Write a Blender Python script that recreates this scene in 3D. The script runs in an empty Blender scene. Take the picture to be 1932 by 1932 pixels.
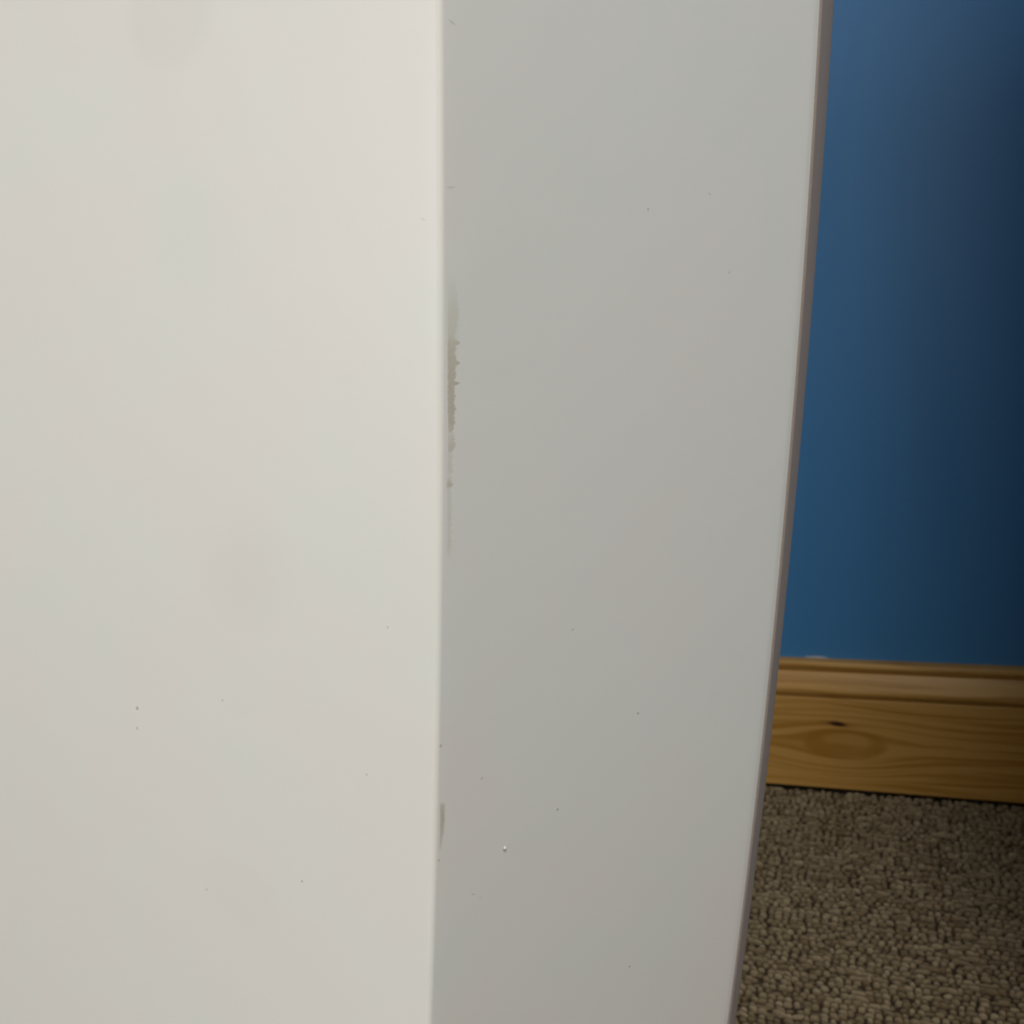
import bpy, math, random
import numpy as np
from mathutils import Matrix, Vector

SC = bpy.context.scene
COL = SC.collection

# ------------------------------------------------------------------ camera
YAW, PITCH, ROLL = 0.3427206785, math.radians(13.0), -0.0856515402
CAM_H = 0.563
cd = bpy.data.cameras.new('camera')
cam = bpy.data.objects.new('camera', cd)
COL.objects.link(cam)
cam.matrix_world = (Matrix.Translation((0, 0, CAM_H)) @ Matrix.Rotation(YAW, 4, 'Z')
                    @ Matrix.Rotation(math.pi/2-PITCH, 4, 'X') @ Matrix.Rotation(ROLL, 4, 'Z'))
cd.sensor_width = 36; cd.lens = 36
cd.clip_start = 0.02
cd.dof.use_dof = True
cd.dof.focus_distance = 0.345
cd.dof.aperture_fstop = 23
SC.camera = cam

# ------------------------------------------------------------------ exposure, world, lights
SC.view_settings.view_transform = 'Standard'
SC.view_settings.look = 'None'
SC.view_settings.gamma = 1
SC.view_settings.use_curve_mapping = False
SC.view_settings.exposure = 0.0
W = bpy.data.worlds.new('world'); SC.world = W; W.use_nodes = True
W.node_tree.nodes['Background'].inputs[0].default_value = (0.9, 0.95, 1, 1)
W.node_tree.nodes['Background'].inputs[1].default_value = 0.02

def area(name, loc, target, sx, sy, power, color):
    l = bpy.data.lights.new(name, 'AREA'); l.shape = 'RECTANGLE'; l.size = sx; l.size_y = sy
    l.energy = power; l.color = color
    o = bpy.data.objects.new(name, l); COL.objects.link(o); o.location = loc
    o.rotation_euler = (Vector(target)-Vector(loc)).to_track_quat('-Z', 'Y').to_euler()
    return o
# window daylight from behind left, two added fill lamps, and one ceiling light panel
area('window_light', (-1.5, -2.1, 1.05), (-0.1, 0.3, 0.4), 1.5, 1.5, 40, (1.0, 0.99, 0.985))
area('front_fill_light', (0.75, -2.1, 0.95), (0.1, 0.9, 0.3), 0.8, 1.2, 9.5, (1.0, 0.965, 0.90))  # added fill, no window here; lifts the lower wall, skirting and right face
area('side_fill_light', (2.1, -0.7, 1.2), (0.1, 0.4, 0.5), 1.2, 1.2, 2.5, (1.0, 0.96, 0.90))  # added fill without a window, brightens the cabinet's right face
area('ceiling_light', (0.70, -0.70, 2.36), (0.70, -0.70, 0), 0.9, 0.9, 32, (1.0, 0.955, 0.885))

# ------------------------------------------------------------------ node helpers
def mat(name):
    m = bpy.data.materials.new(name); m.use_nodes = True
    nt = m.node_tree
    return m, nt, nt.nodes['Principled BSDF']
def N(nt, t, **kw):
    n = nt.nodes.new(t)
    for k, v in kw.items(): setattr(n, k, v)
    return n
def setin(nt, sock, v):
    if isinstance(v, bpy.types.NodeSocket): nt.links.new(v, sock)
    else: sock.default_value = v
def M(nt, op, a, b=0.0, c=0.0, clamp=False):
    n = N(nt, 'ShaderNodeMath', operation=op, use_clamp=clamp)
    setin(nt, n.inputs[0], a); setin(nt, n.inputs[1], b); setin(nt, n.inputs[2], c)
    return n.outputs[0]
def smooth(nt, x, lo, hi):
    n = N(nt, 'ShaderNodeMapRange', interpolation_type='SMOOTHSTEP')
    setin(nt, n.inputs[0], x); n.inputs[1].default_value = lo; n.inputs[2].default_value = hi
    return n.outputs[0]
def mix(nt, f, a, b):
    n = N(nt, 'ShaderNodeMix', data_type='RGBA')
    setin(nt, n.inputs[0], f)
    setin(nt, n.inputs[6], a if isinstance(a, bpy.types.NodeSocket) else (*a, 1))
    setin(nt, n.inputs[7], b if isinstance(b, bpy.types.NodeSocket) else (*b, 1))
    return n.outputs[2]
def noise(nt, vec, scale, detail=3, rough=0.5):
    n = N(nt, 'ShaderNodeTexNoise'); setin(nt, n.inputs['Vector'], vec)
    n.inputs['Scale'].default_value = scale; n.inputs['Detail'].default_value = detail
    n.inputs['Roughness'].default_value = rough
    return n.outputs[0]
def mapping(nt, vec, scale=(1, 1, 1), loc=(0, 0, 0)):
    n = N(nt, 'ShaderNodeMapping'); nt.links.new(vec, n.inputs[0])
    n.inputs['Scale'].default_value = scale; n.inputs['Location'].default_value = loc
    return n.outputs[0]
def bump(nt, b, h, strength, dist):
    n = N(nt, 'ShaderNodeBump'); n.inputs['Strength'].default_value = strength
    n.inputs['Distance'].default_value = dist
    nt.links.new(h, n.inputs['Height']); nt.links.new(n.outputs[0], b.inputs['Normal'])
def objco(nt): return N(nt, 'ShaderNodeTexCoord').outputs['Object']
def sep(nt, v):
    n = N(nt, 'ShaderNodeSeparateXYZ'); nt.links.new(v, n.inputs[0]); return n.outputs
def ellipse(nt, x, y, x0, y0, rx, ry, hard=0.5):
    """1 inside the ellipse, fading to 0 at its rim."""
    a = M(nt, 'DIVIDE', M(nt, 'SUBTRACT', x, x0), rx); b = M(nt, 'DIVIDE', M(nt, 'SUBTRACT', y, y0), ry)
    r = M(nt, 'SQRT', M(nt, 'ADD', M(nt, 'MULTIPLY', a, a), M(nt, 'MULTIPLY', b, b)))
    return M(nt, 'SUBTRACT', 1.0, smooth(nt, r, hard, 1.0))

# ------------------------------------------------------------------ mesh helpers
def mesh_obj(name, verts, faces, m, parent=None, smoothf=False, uvs=None):
    me = bpy.data.meshes.new(name); me.from_pydata([tuple(v) for v in verts], [], faces)
    if uvs is not None:
        ul = me.uv_layers.new(name='surface')
        for lp in me.loops: ul.data[lp.index].uv = uvs[lp.vertex_index]
    if smoothf:
        me.polygons.foreach_set('use_smooth', [True]*len(me.polygons))
    me.materials.append(m); me.update()
    o = bpy.data.objects.new(name, me); COL.objects.link(o)
    if parent: o.parent = parent
    return o
def box(name, x0, x1, y0, y1, z0, z1, m):
    v = [(x, y, z) for x in (x0, x1) for y in (y0, y1) for z in (z0, z1)]
    f = [(0, 1, 3, 2), (4, 6, 7, 5), (0, 4, 5, 1), (2, 3, 7, 6), (0, 2, 6, 4), (1, 5, 7, 3)]
    return mesh_obj(name, v, f, m)
def structure(o): o['kind'] = 'structure'; return o

# ------------------------------------------------------------------ materials of the room
FACE_Y = 1.0374                 # front face of the skirting board
WALL_Y = FACE_Y + 0.018
COR_X = 0.192                   # where the added light-blocking return meets the back wall, right of view
RET_Y = 0.50

mWall, nt, b = mat('blue_eggshell_paint')
co = objco(nt)
n1 = noise(nt, co, 9, 3)
base = mix(nt, n1, (0.043, 0.190, 0.420), (0.050, 0.203, 0.435))
s = sep(nt, co)
nz = noise(nt, co, 260, 2)
chip = ellipse(nt, M(nt, 'ADD', s[0], 0.0), M(nt, 'ADD', s[2], M(nt, 'MULTIPLY', M(nt, 'SUBTRACT', nz, 0.5), 0.004)), -0.0505, 0.1440, 0.017, 0.0033, 0.35)
base = mix(nt, M(nt, 'MULTIPLY', chip, 0.55), base, (0.62, 0.64, 0.68))
nt.links.new(base, b.inputs['Base Color'])
b.inputs['Roughness'].default_value = 0.42
b.inputs['Specular IOR Level'].default_value = 0.5
bump(nt, b, noise(nt, co, 700, 2), 0.12, 0.0006)

mCeil, nt, b = mat('white_ceiling_paint')
nt.links.new(mix(nt, noise(nt, objco(nt), 3), (0.74, 0.73, 0.70), (0.78, 0.77, 0.74)), b.inputs['Base Color'])
b.inputs['Roughness'].default_value = 0.9

mMag, nt, b = mat('cream_wall_paint')
nt.links.new(mix(nt, noise(nt, objco(nt), 4), (0.66, 0.63, 0.56), (0.70, 0.67, 0.60)), b.inputs['Base Color'])
b.inputs['Roughness'].default_value = 0.8

# varnished pine: grain lines run along x and swerve round a knot
def pine(name, along=0):
    m, nt, b = mat(name)
    co = objco(nt); s = sep(nt, co)
    x, z = s[along], s[2]
    wob = noise(nt, mapping(nt, co, (5, 5, 22), (3.1, 0, 0.7)), 1.0, 3, 0.5)
    zc = M(nt, 'ADD', M(nt, 'SUBTRACT', z, 0.0570), M(nt, 'MULTIPLY', M(nt, 'SUBTRACT', wob, 0.5), 0.022))
    dx = M(nt, 'DIVIDE', M(nt, 'ADD', x, 0.023), 0.060)
    dz = M(nt, 'DIVIDE', zc, 0.026)
    r2 = M(nt, 'ADD', M(nt, 'MULTIPLY', dx, dx), M(nt, 'MULTIPLY', dz, dz))
    g = M(nt, 'MULTIPLY', zc, M(nt, 'SUBTRACT', 1.0, M(nt, 'MULTIPLY', M(nt, 'EXPONENT', M(nt, 'MULTIPLY', r2, -1.0)), 1.35)))
    g = M(nt, 'ADD', g, M(nt, 'MULTIPLY', z, 0.12))
    cv = N(nt, 'ShaderNodeCombineXYZ')
    nt.links.new(M(nt, 'MULTIPLY', g, 165.0), cv.inputs[0])
    nt.links.new(M(nt, 'MULTIPLY', x, 5.0), cv.inputs[1])
    st = noise(nt, cv.outputs[0], 1.0, 1.5, 0.45)
    st = smooth(nt, st, 0.42, 0.68)
    fine = noise(nt, mapping(nt, co, (14, 14, 420)), 1.0, 2)
    c = mix(nt, st, (0.54, 0.305, 0.080), (0.36, 0.175, 0.024))
    c = mix(nt, M(nt, 'MULTIPLY', fine, 0.35), c, (0.42, 0.215, 0.05))
    # amber ring of figure under the knot
    ring = M(nt, 'SUBTRACT', ellipse(nt, x, z, -0.0235, 0.0560, 0.046, 0.0195, 0.80), ellipse(nt, x, z, -0.0215, 0.0590, 0.031, 0.0125, 0.55))
    ring = M(nt, 'MULTIPLY', M(nt, 'MAXIMUM', ring, 0.0), M(nt, 'ADD', 0.25, M(nt, 'MULTIPLY', noise(nt, co, 55, 2), 0.75)))
    c = mix(nt, ring, c, (0.33, 0.15, 0.018))
    xk = M(nt, 'ADD', z, M(nt, 'MULTIPLY', M(nt, 'ADD', x, 0.0302), 0.10))
    c = mix(nt, M(nt, 'MULTIPLY', ellipse(nt, x, xk, -0.0302, 0.0785, 0.025, 0.0046, 0.0), 0.8), c, (0.20, 0.07, 0.008))
    c = mix(nt, ellipse(nt, x, xk, -0.0300, 0.0785, 0.0125, 0.0038, 0.25), c, (0.022, 0.004, 0.001))
    nt.links.new(c, b.inputs['Base Color'])
    b.inputs['Roughness'].default_value = 0.38
    b.inputs['Specular IOR Level'].default_value = 0.35
    b.inputs['Coat Weight'].default_value = 0.3
    b.inputs['Coat Roughness'].default_value = 0.45
    bump(nt, b, fine, 0.08, 0.0006)
    return m
mPine = pine('varnished_pine', 0)
mPineR = pine('varnished_pine_return', 1)

mFloor, nt, b = mat('carpet_backing')
co = objco(nt)
v = N(nt, 'ShaderNodeTexVoronoi'); v.inputs['Scale'].default_value = 165; nt.links.new(co, v.inputs[0])
nt.links.new(mix(nt, smooth(nt, v.outputs[0], 0.1, 0.6), (0.16, 0.115, 0.066), (0.05, 0.030, 0.012)), b.inputs['Base Color'])
b.inputs['Roughness'].default_value = 1.0
bump(nt, b, M(nt, 'SUBTRACT', 1.0, v.outputs[0]), 0.8, 0.003)

mPile, nt, b = mat('taupe_wool_loops')
co = objco(nt)
at = N(nt, 'ShaderNodeAttribute'); at.attribute_name = 'tone'
fib = noise(nt, co, 900, 2)
c = mix(nt, at.outputs['Fac'], (0.150, 0.106, 0.054), (0.375, 0.300, 0.188))
c = mix(nt, M(nt, 'MULTIPLY', fib, 0.45), c, (0.20, 0.15, 0.095))
nt.links.new(c, b.inputs['Base Color'])
b.inputs['Roughness'].default_value = 1.0
b.inputs['Specular IOR Level'].default_value = 0.15
bump(nt, b, fib, 0.5, 0.0008)

# ------------------------------------------------------------------ room shell
X0, X1, Y0, ZT = -2.4, 2.2, -2.2, 2.4
structure(box('wall_back', X0, COR_X, WALL_Y, WALL_Y+0.1, -0.01, ZT, mWall))
structure(box('wall_return_added', COR_X, X1, RET_Y, WALL_Y+0.1, -0.01, ZT, mWall))  # unseen return added to block light, so the blue wall darkens rightwards
structure(box('wall_left', X0-0.1, X0, Y0, WALL_Y+0.1, -0.01, ZT, mMag))
structure(box('wall_front', X0-0.1, X1+0.1, Y0-0.1, Y0, -0.01, ZT, mMag))
structure(box('wall_side', X1, X1+0.1, Y0, WALL_Y+0.1, -0.01, ZT, mMag))
structure(box('ceiling', X0-0.1, X1+0.1, Y0-0.1, WALL_Y+0.1, ZT, ZT+0.1, mCeil))
structure(box('floor', X0-0.1, X1+0.1, Y0-0.1, WALL_Y+0.1, -0.105, -0.005, mFloor))

# skirting profile: (depth out from the wall, height)
def arc(cy, cz, r, a0, a1, n):
    return [(cy+r*math.cos(math.radians(a0+(a1-a0)*i/n)), cz+r*math.sin(math.radians(a0+(a1-a0)*i/n))) for i in range(n+1)]
prof = [(0, 0.0035), (0.0172, 0.0035), (0.018, 0.0045), (0.018, 0.1054), (0.0177, 0.1060), (0.0108, 0.1066), (0.0098, 0.1078), (0.0104, 0.1090)]
prof += [(0.0148, 0.1097), (0.0166, 0.1103), (0.0174, 0.1114), (0.0177, 0.1130), (0.0175, 0.1150), (0.0168, 0.1175), (0.0157, 0.1203), (0.0143, 0.1232), (0.0127, 0.1260), (0.0110, 0.1286), (0.0095, 0.1308), (0.0087, 0.1320)]
prof += [(0.0062, 0.1328), (0.0050, 0.1340), (0.0052, 0.1356), (0.0100, 0.1366)] + arc(0.0078, 0.1398, 0.0042, -35, 88, 7) + [(0, 0.1441)]
def skirting(name, p0, p1, out, m):
    p0, p1, out = Vector(p0), Vector(p1), Vector(out)
    vs, fs = [], []; n = len(prof); K = 2
    for k in range(K):
        p = p0.lerp(p1, k/(K-1))
        for d, z in prof: vs.append(p+out*d+Vector((0, 0, z)))
    for i in range(n):
        j = (i+1) % n
        fs.append((i, j, n+j, n+i))
    fs.append(tuple(range(n))[::-1]); fs.append(tuple(range(n, 2*n)))
    o = mesh_obj(name, vs, fs, m); return structure(o)
skirting('baseboard_back', (X0, WALL_Y, 0), (COR_X-0.018, WALL_Y, 0), (0, -1, 0), mPine)
skirting('baseboard_right', (COR_X, WALL_Y, 0), (COR_X, RET_Y, 0), (-1, 0, 0), mPineR)  # skirting of the added return

# ------------------------------------------------------------------ carpet pile: rows of wool loops
def carpet():
    rng = np.random.default_rng(4)
    px, py = 0.0066, 0.0060
    xs = np.arange(-1.3, COR_X-0.003, px); ys = np.arange(0.05, WALL_Y-0.010, py)
    gx, gy = np.meshgrid(xs, ys)
    gx = gx + rng.normal(0, 0.0008, gx.shape) + 0.5*px*(rng.random(gy.shape[0]) < 0.35)[:, None]
    gy = gy + rng.normal(0, 0.00055, gy.shape)
    # no loops where the cabinet stands
    EXa, EYa = 0.94815773, 0.31780012
    ue = gx*EXa+gy*EYa; ug = -gx*EYa+gy*EXa
    under = (ug > 0.288) & (ug < 0.580) & (ue < 0.066) & (ue > -0.400)
    keep = ~under; gx = gx[keep]; gy = gy[keep]
    n = gx.size
    # loops vary in length and height; small clusters share a tone
    gxm, gym = gx.ravel(), gy.ravel()
    lx = rng.uniform(0.0024, 0.0044, n); ly = rng.uniform(0.0015, 0.0024, n)
    h = rng.uniform(0.0032, 0.0052, n)
    long = rng.random(n) < 0.14
    lx[long] *= 1.75; ly[long] *= 0.85
    low = rng.random(n) < 0.13
    h[low] *= 0.5
    tone = np.clip(rng.normal(0.5, 0.24, n) + 0.0, 0, 1); tone[low] *= 0.4
    rot = rng.normal(0, 0.17, n)
    A = 8
    rings = [(1.0, 0.0), (0.93, 0.5), (0.62, 0.86)]
    tmpl = [(r*math.cos(2*math.pi*a/A), r*math.sin(2*math.pi*a/A), z) for r, z in rings for a in range(A)] + [(0, 0, 1.0)]
    T = np.array(tmpl); nv = len(T)
    X = T[:, 0][None]*lx[:, None]; Y = T[:, 1][None]*ly[:, None]
    c, s = np.cos(rot)[:, None], np.sin(rot)[:, None]
    P = np.empty((n, nv, 3))
    P[:, :, 0] = gxm[:, None] + X*c - Y*s
    P[:, :, 1] = gym[:, None] + X*s + Y*c
    P[:, :, 2] = -0.0050 + T[:, 2][None]*h[:, None]
    quads = [(k*A+a, k*A+(a+1) % A, (k+1)*A+(a+1) % A, (k+1)*A+a) for k in range(len(rings)-1) for a in range(A)]
    tris = [((len(rings)-1)*A+a, (len(rings)-1)*A+(a+1) % A, nv-1) for a in range(A)]
    ql = np.array(quads).ravel(); tl = np.array(tris).ravel()
    loops = np.concatenate([ql, tl]); starts = np.concatenate([np.arange(len(quads))*4, len(ql)+np.arange(len(tris))*3])
    L = len(loops); F = len(starts)
    me = bpy.data.meshes.new('carpet_pile')
    me.vertices.add(n*nv); me.vertices.foreach_set('co', P.ravel())
    me.loops.add(n*L); me.loops.foreach_set('vertex_index', (loops[None]+np.arange(n)[:, None]*nv).ravel().astype(np.int32))
    me.polygons.add(n*F); me.polygons.foreach_set('loop_start', (starts[None]+np.arange(n)[:, None]*L).ravel().astype(np.int32))
    me.polygons.foreach_set('use_smooth', np.ones(n*F, dtype=bool))
    me.update(calc_edges=True)
    a = me.attributes.new('tone', 'FLOAT', 'POINT'); a.data.foreach_set('value', np.repeat(tone, nv).astype(np.float32))
    me.materials.append(mPile); me.validate()
    o = bpy.data.objects.new('carpet_pile', me); COL.objects.link(o)
    o['kind'] = 'stuff'; o['label'] = 'taupe brown looped wool carpet pile below the pine skirting board'; o['category'] = 'carpet'
    return o
carpet()

# ------------------------------------------------------------------ the white cabinet
EX, GX = Vector((0.94815773, 0.31780012, 0)), Vector((-0.31780012, 0.94815773, 0))
def curveA(z): return -0.06636477*z*z + 0.17429258*z - 0.09708156
def curveB(z): return -0.09560565*z*z + 0.19687307*z + 0.03539221
def curveC(z): return -0.07783437*z*z + 0.18373795*z + 0.05284599
ZTOP = 0.86

# glossy white paint with the scuff, specks and faint smudges, in surface metres (u along the girth from the front corner, v height)
mWhite, nt, b = mat('white_satin_paint')
uvn = N(nt, 'ShaderNodeUVMap'); uvn.uv_map = 'surface'
uv = uvn.outputs[0]; s = sep(nt, uv); u, v = s[0], s[1]
col = mix(nt, smooth(nt, noise(nt, uv, 14, 3), 0.35, 0.65), (0.805, 0.794, 0.768), (0.782, 0.802, 0.772))
stain = M(nt, 'ADD', ellipse(nt, u, v, -0.104, 0.652, 0.024, 0.020, 0.55), ellipse(nt, u, v, -0.081, 0.470, 0.030, 0.028, 0.1))
stain = M(nt, 'ADD', stain, M(nt, 'MULTIPLY', ellipse(nt, u, v, -0.10, 0.585, 0.03, 0.03, 0.1), 0.4))
stain = M(nt, 'ADD', stain, M(nt, 'MULTIPLY', ellipse(nt, u, v, -0.088, 0.345, 0.026, 0.02, 0.4), 0.4))
col = mix(nt, M(nt, 'MULTIPLY', stain, 0.075), col, (0.40, 0.42, 0.38))
SCUFF = [(0.58887,0.00162,0.00293,0),(0.58844,0.00162,0.00481,0.5),(0.58787,0.00162,0.00293,0),(0.56725,0.00161,0.00256,0),(0.55838,0.00181,0.00527,0.15),(0.5524,0.00183,0.0057,0.35),(0.54758,0.00185,0.00456,0.5),(0.54637,0.00186,0.00418,0.65),(0.54486,0.00186,0.00654,0.9),(0.5441,0.00187,0.00459,0.9),(0.54258,0.00188,0.0044,0.95),(0.53998,0.00189,0.00481,0.95),(0.53922,0.00189,0.00659,0.95),(0.53845,0.0019,0.00482,0.95),(0.53383,0.00193,0.00447,1),(0.53306,0.00193,0.00665,1),(0.53244,0.00194,0.00448,1),(0.52949,0.00196,0.00431,1),(0.52638,0.00198,0.00454,1),(0.52164,0.00222,0.00439,1),(0.51928,0.00224,0.00402,0.8),(0.5188,0.00224,0.00383,0.3),(0.51722,0.00226,0.00444,0.5),(0.51376,0.0021,0.00468,0.8),(0.51264,0.00211,0.00389,0.3),(0.50992,0.00214,0.00373,0.4),(0.50739,0.00197,0.00396,0.4),(0.50578,0.00198,0.00338,0.2),(0.50307,0.00182,0.00381,0.9),(0.50174,0.00203,0.00343,0.3),(0.49685,0.00209,0.0037,0.3),(0.49276,0.00214,0.00375,0.35),(0.48946,0.00219,0.0036,0.3),(0.48448,0.00226,0.00368,0.35),(0.48114,0.00231,0.00353,0.2),(0.48013,0.00232,0.00354,0)]
SCRAPE = [(0.39946,0.00112,0.00219,0),(0.39757,0.00117,0.00311,0.8),(0.39273,0.00151,0.00325,1),(0.38803,0.00143,0.00295,0.8),(0.38331,0.00135,0.00222,0.5),(0.38099,0.00142,0.00186,0)]
def fcurve(xin, pts, k, scale):
    n = N(nt, 'ShaderNodeFloatCurve'); cv = n.mapping.curves[0]; n.mapping.use_clip = False
    z0, z1 = pts[0][0], pts[-1][0]
    P = [((p[0]-z0)/(z1-z0), p[k]/scale) for p in pts]
    cv.points[0].location = P[0]; cv.points[1].location = P[-1]
    for q in P[1:-1]: cv.points.new(*q)
    for q in cv.points: q.handle_type = 'VECTOR'
    n.mapping.update(); nt.links.new(xin, n.inputs['Value'])
    return M(nt, 'MULTIPLY', n.outputs[0], scale)
def mark(pts, soft=0.0005, rag=0.0030):
    pts = sorted(pts); z0, z1 = pts[0][0], pts[-1][0]
    t = M(nt, 'DIVIDE', M(nt, 'SUBTRACT', v, z0), z1-z0)
    inside = M(nt, 'MULTIPLY', M(nt, 'GREATER_THAN', t, 0.0), M(nt, 'LESS_THAN', t, 1.0))
    t = M(nt, 'MAXIMUM', M(nt, 'MINIMUM', t, 1.0), 0.0)
    jag = M(nt, 'MULTIPLY', M(nt, 'SUBTRACT', noise(nt, mapping(nt, uv, (300, 1000, 1)), 1.0, 3, 0.6), 0.5), rag)
    L = M(nt, 'SUBTRACT', u, M(nt, 'ADD', fcurve(t, pts, 1, 0.01), M(nt, 'MULTIPLY', jag, 0.3)))
    Rr = M(nt, 'SUBTRACT', M(nt, 'ADD', fcurve(t, pts, 2, 0.01), jag), u)
    a = M(nt, 'MULTIPLY', smooth(nt, L, -soft*0.6, soft*0.6), smooth(nt, Rr, -soft, soft))
    a = M(nt, 'MULTIPLY', a, fcurve(t, pts, 3, 1.0))
    return M(nt, 'MULTIPLY', a, inside)
sc = mark(SCUFF)
sc = M(nt, 'MULTIPLY', sc, M(nt, 'ADD', 0.72, M(nt, 'MULTIPLY', noise(nt, uv, 900, 2), 0.5)))
col = mix(nt, sc, col, (0.56, 0.53, 0.44))
col = mix(nt, M(nt, 'MULTIPLY', mark(SCRAPE, 0.0006, 0.0009), 0.9), col, (0.53, 0.51, 0.44))
# worn halo round the scuff
halo = M(nt, 'MULTIPLY', ellipse(nt, u, v, 0.0040, 0.5500, 0.0030, 0.0160, 0.2), 0.35)
col = mix(nt, halo, col, (0.68, 0.66, 0.56))
SPECKS = [(0.0574,0.4415,.0006,.5),(0.0943,0.3975,.0007,.8),(0.1014,0.2845,.0007,.9),(0.0544,0.3744,.0008,.6),(0.0184,0.4008,.0007,.4),(0.1304,0.5572,.0006,.5),(0.0853,0.5804,.0006,.6),
          (-0.1409,0.4116,.0011,.7),(-0.1415,0.4032,.0009,.5),(-0.0945,0.4216,.0006,.5),(-0.0198,0.4572,.0006,.4),(-0.0282,0.4047,.0006,.4),(-0.0571,0.3578,.0006,.8),(-0.1057,0.3421,.0007,.4),(0.0010,0.4190,.0008,.5),(0.0014,0.3785,.0007,.4)]
for a_, b_, r_, k_ in SPECKS:
    col = mix(nt, M(nt, 'MULTIPLY', ellipse(nt, u, v, a_, b_, r_, r_, 0.3), k_), col, (0.34, 0.32, 0.29))
for a_, b_, rx_, ry_, k_ in [(0.0035, 0.6313, .0018, .0005, .45), (0.1169, 0.5848, .0012, .0004, .6), (-0.0063, 0.5804, .0012, .0004, .4), (0.0165, 0.3587, .0014, .0006, .35), (0.0198, 0.3558, .0012, .0004, .3)]:
    w = M(nt, 'ADD', v, M(nt, 'MULTIPLY', M(nt, 'SUBTRACT', u, a_), 0.5))
    col = mix(nt, M(nt, 'MULTIPLY', ellipse(nt, u, w, a_, b_, rx_, ry_, 0.1), k_), col, (0.42, 0.40, 0.36))
nt.links.new(col, b.inputs['Base Color'])
b.inputs['Roughness'].default_value = 0.40
b.inputs['Specular IOR Level'].default_value = 0.5
bump(nt, b, noise(nt, uv, 22, 2), 0.05, 0.004)

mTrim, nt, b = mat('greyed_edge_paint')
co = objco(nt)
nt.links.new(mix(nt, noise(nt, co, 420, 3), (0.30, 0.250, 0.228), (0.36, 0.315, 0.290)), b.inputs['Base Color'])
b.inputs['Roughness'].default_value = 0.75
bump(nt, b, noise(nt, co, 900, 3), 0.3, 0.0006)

def fillet(P, i, r, n):
    a, p, c = (Vector(P[i-1]), Vector(P[i]), Vector(P[(i+1) % len(P)]))
    d1, d2 = (a-p).normalized(), (c-p).normalized()
    ang = d1.angle(d2); t = r/math.tan(ang/2)
    bis = (d1+d2).normalized(); cen = p+bis*(r/math.sin(ang/2))
    s_, e_ = p+d1*t, p+d2*t
    v0, v1 = s_-cen, e_-cen
    tot = v0.angle(v1); out = []
    for k in range(n+1):
        f = k/n
        out.append(cen+(v0*math.sin((1-f)*tot)+v1*math.sin(f*tot))/math.sin(tot))
    return out
NA = 10
def section(z, inset=0.0):
    a, bb, c = curveA(z), curveB(z), curveC(z)
    A = (a-0.0006, 0.300); B = (bb, 0.415); C = (c-0.0015, 0.4545)
    E = (c-0.085, 0.560); Fp = (a-0.235, 0.570); L = (a-0.294, 0.4697)
    P = [L, A, B, C, E, Fp]
    pts, us = [], []
    # left face with support points, corner A, right face, corner B ...
    fa = fillet(P, 1, 0.0027, NA)
    Lf = fillet(P, 0, 0.004, 5)
    fb = fillet(P, 2, 0.018, 8); fc = fillet(P, 3, 0.002, 5); fe = fillet(P, 4, 0.004, 5); ff = fillet(P, 5, 0.004, 5)
    seq = Lf + [Lf[-1].lerp(fa[0], f) for f in (0.02, 0.5, 0.985)] + fa + [fa[-1].lerp(fb[0], f) for f in (0.03, 0.5, 0.985)] + fb + fc + fe + ff
    if inset:
        cen = Vector((sum(p.x for p in seq)/len(seq), sum(p.y for p in seq)/len(seq)))
        seq = [p+(cen-p).normalized()*inset for p in seq]
    midA = len(Lf)+3+NA//2
    d = [0.0]
    for k in range(1, len(seq)): d.append(d[-1]+(seq[k]-seq[k-1]).length)
    off = d[midA]
    return seq, [q-off-0.0007 for q in d]
def world(p, z): return EX*p[0]+GX*p[1]+Vector((0, 0, z))

cab = bpy.data.objects.new('cabinet', None); COL.objects.link(cab)
base_c = world((-0.10, 0.44), 0)
cab.location = base_c
cab['label'] = 'tall smooth white cabinet with tapering sides and a scuffed upright corner'
cab['category'] = 'cabinet'
levels = [(-0.005, 0.003), (-0.002, 0.0)] + [(0.01+(ZTOP-0.03)*k/50, 0.0) for k in range(1, 51)]
levels += [(ZTOP-0.010+0.010*math.sin(math.radians(q)), 0.010*(1-math.cos(math.radians(q)))) for q in (22, 45, 67, 90)]
vs, fs, uvs = [], [], []
for z, ins in levels:
    seq, us = section(z, ins)
    n = len(seq)
    for p, q in zip(seq, us): vs.append(world(p, z)-base_c); uvs.append((q, z))
for k in range(len(levels)-1):
    for i in range(n):
        j = (i+1) % n
        fs.append((k*n+i, k*n+j, (k+1)*n+j, (k+1)*n+i))
fs.append(tuple(range(n))[::-1]); fs.append(tuple(range((len(levels)-1)*n, len(levels)*n)))
body = mesh_obj('body', vs, fs, mWhite, cab, True, uvs)
body.data.polygons[-1].use_smooth = False; body.data.polygons[-2].use_smooth = False

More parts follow.
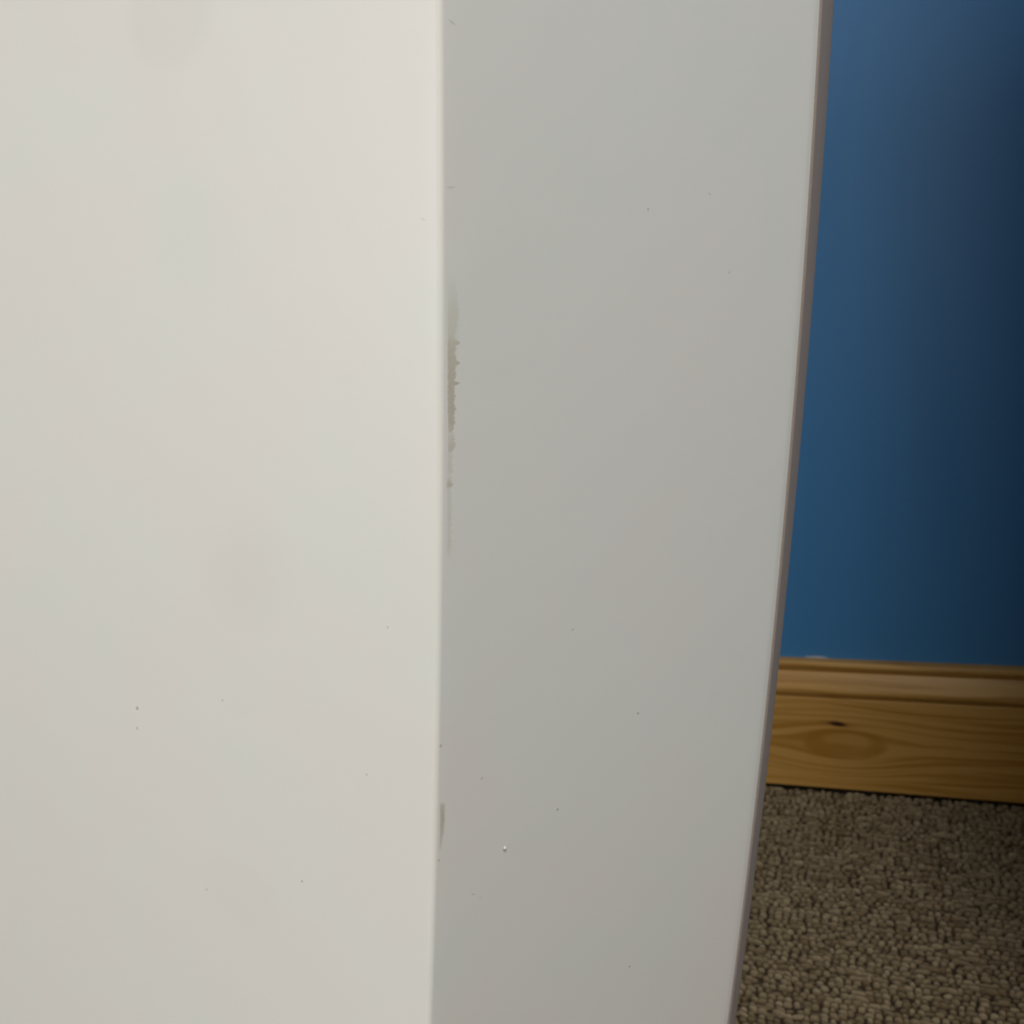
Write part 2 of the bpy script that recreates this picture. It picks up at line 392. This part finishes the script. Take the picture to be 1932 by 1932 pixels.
# rear edge strip closing the far right corner
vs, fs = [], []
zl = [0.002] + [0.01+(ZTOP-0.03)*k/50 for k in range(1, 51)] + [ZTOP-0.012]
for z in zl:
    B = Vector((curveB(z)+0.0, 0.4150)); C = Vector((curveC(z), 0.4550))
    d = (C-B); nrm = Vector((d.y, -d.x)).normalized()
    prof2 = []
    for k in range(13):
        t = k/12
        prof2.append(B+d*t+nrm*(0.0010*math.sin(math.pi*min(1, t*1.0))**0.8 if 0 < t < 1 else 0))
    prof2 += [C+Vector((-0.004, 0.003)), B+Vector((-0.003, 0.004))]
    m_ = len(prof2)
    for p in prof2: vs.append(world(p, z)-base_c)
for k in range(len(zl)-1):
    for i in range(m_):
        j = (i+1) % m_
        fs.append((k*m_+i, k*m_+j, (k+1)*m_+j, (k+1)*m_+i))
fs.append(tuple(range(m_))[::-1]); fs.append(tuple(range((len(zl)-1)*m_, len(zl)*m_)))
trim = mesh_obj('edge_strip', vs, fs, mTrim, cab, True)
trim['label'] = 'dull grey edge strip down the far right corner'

# tiny paint blister on the right hand face
def on_face(u_, z):
    A = Vector((curveA(z), 0.300)); B = Vector((curveB(z), 0.415)); d = (B-A).normalized()
    return world(A+d*u_, z), (EX*d.y-GX*d.x)
p, nn = on_face(0.0302, 0.3703)
t1 = nn.cross(Vector((0, 0, 1))).normalized()
vs, fs = [], []; K = 10
for r_, h_ in ((0.0008, -0.0001), (0.00062, 0.00035), (0.0003, 0.00058)):
    for a_ in range(K):
        th = 2*math.pi*a_/K
        vs.append(p+t1*r_*math.cos(th)+Vector((0, 0, 1))*r_*math.sin(th)+nn*h_-base_c)
vs.append(p+nn*0.00065-base_c)
for k in range(2):
    for a_ in range(K): fs.append((k*K+a_, k*K+(a_+1) % K, (k+1)*K+(a_+1) % K, (k+1)*K+a_))
for a_ in range(K): fs.append((2*K+a_, 2*K+(a_+1) % K, 3*K))
mBl, nt, b = mat('blister_paint'); b.inputs['Base Color'].default_value = (0.66, 0.67, 0.64, 1); b.inputs['Roughness'].default_value = 0.3
mesh_obj('paint_blister', vs, fs, mBl, cab, True)
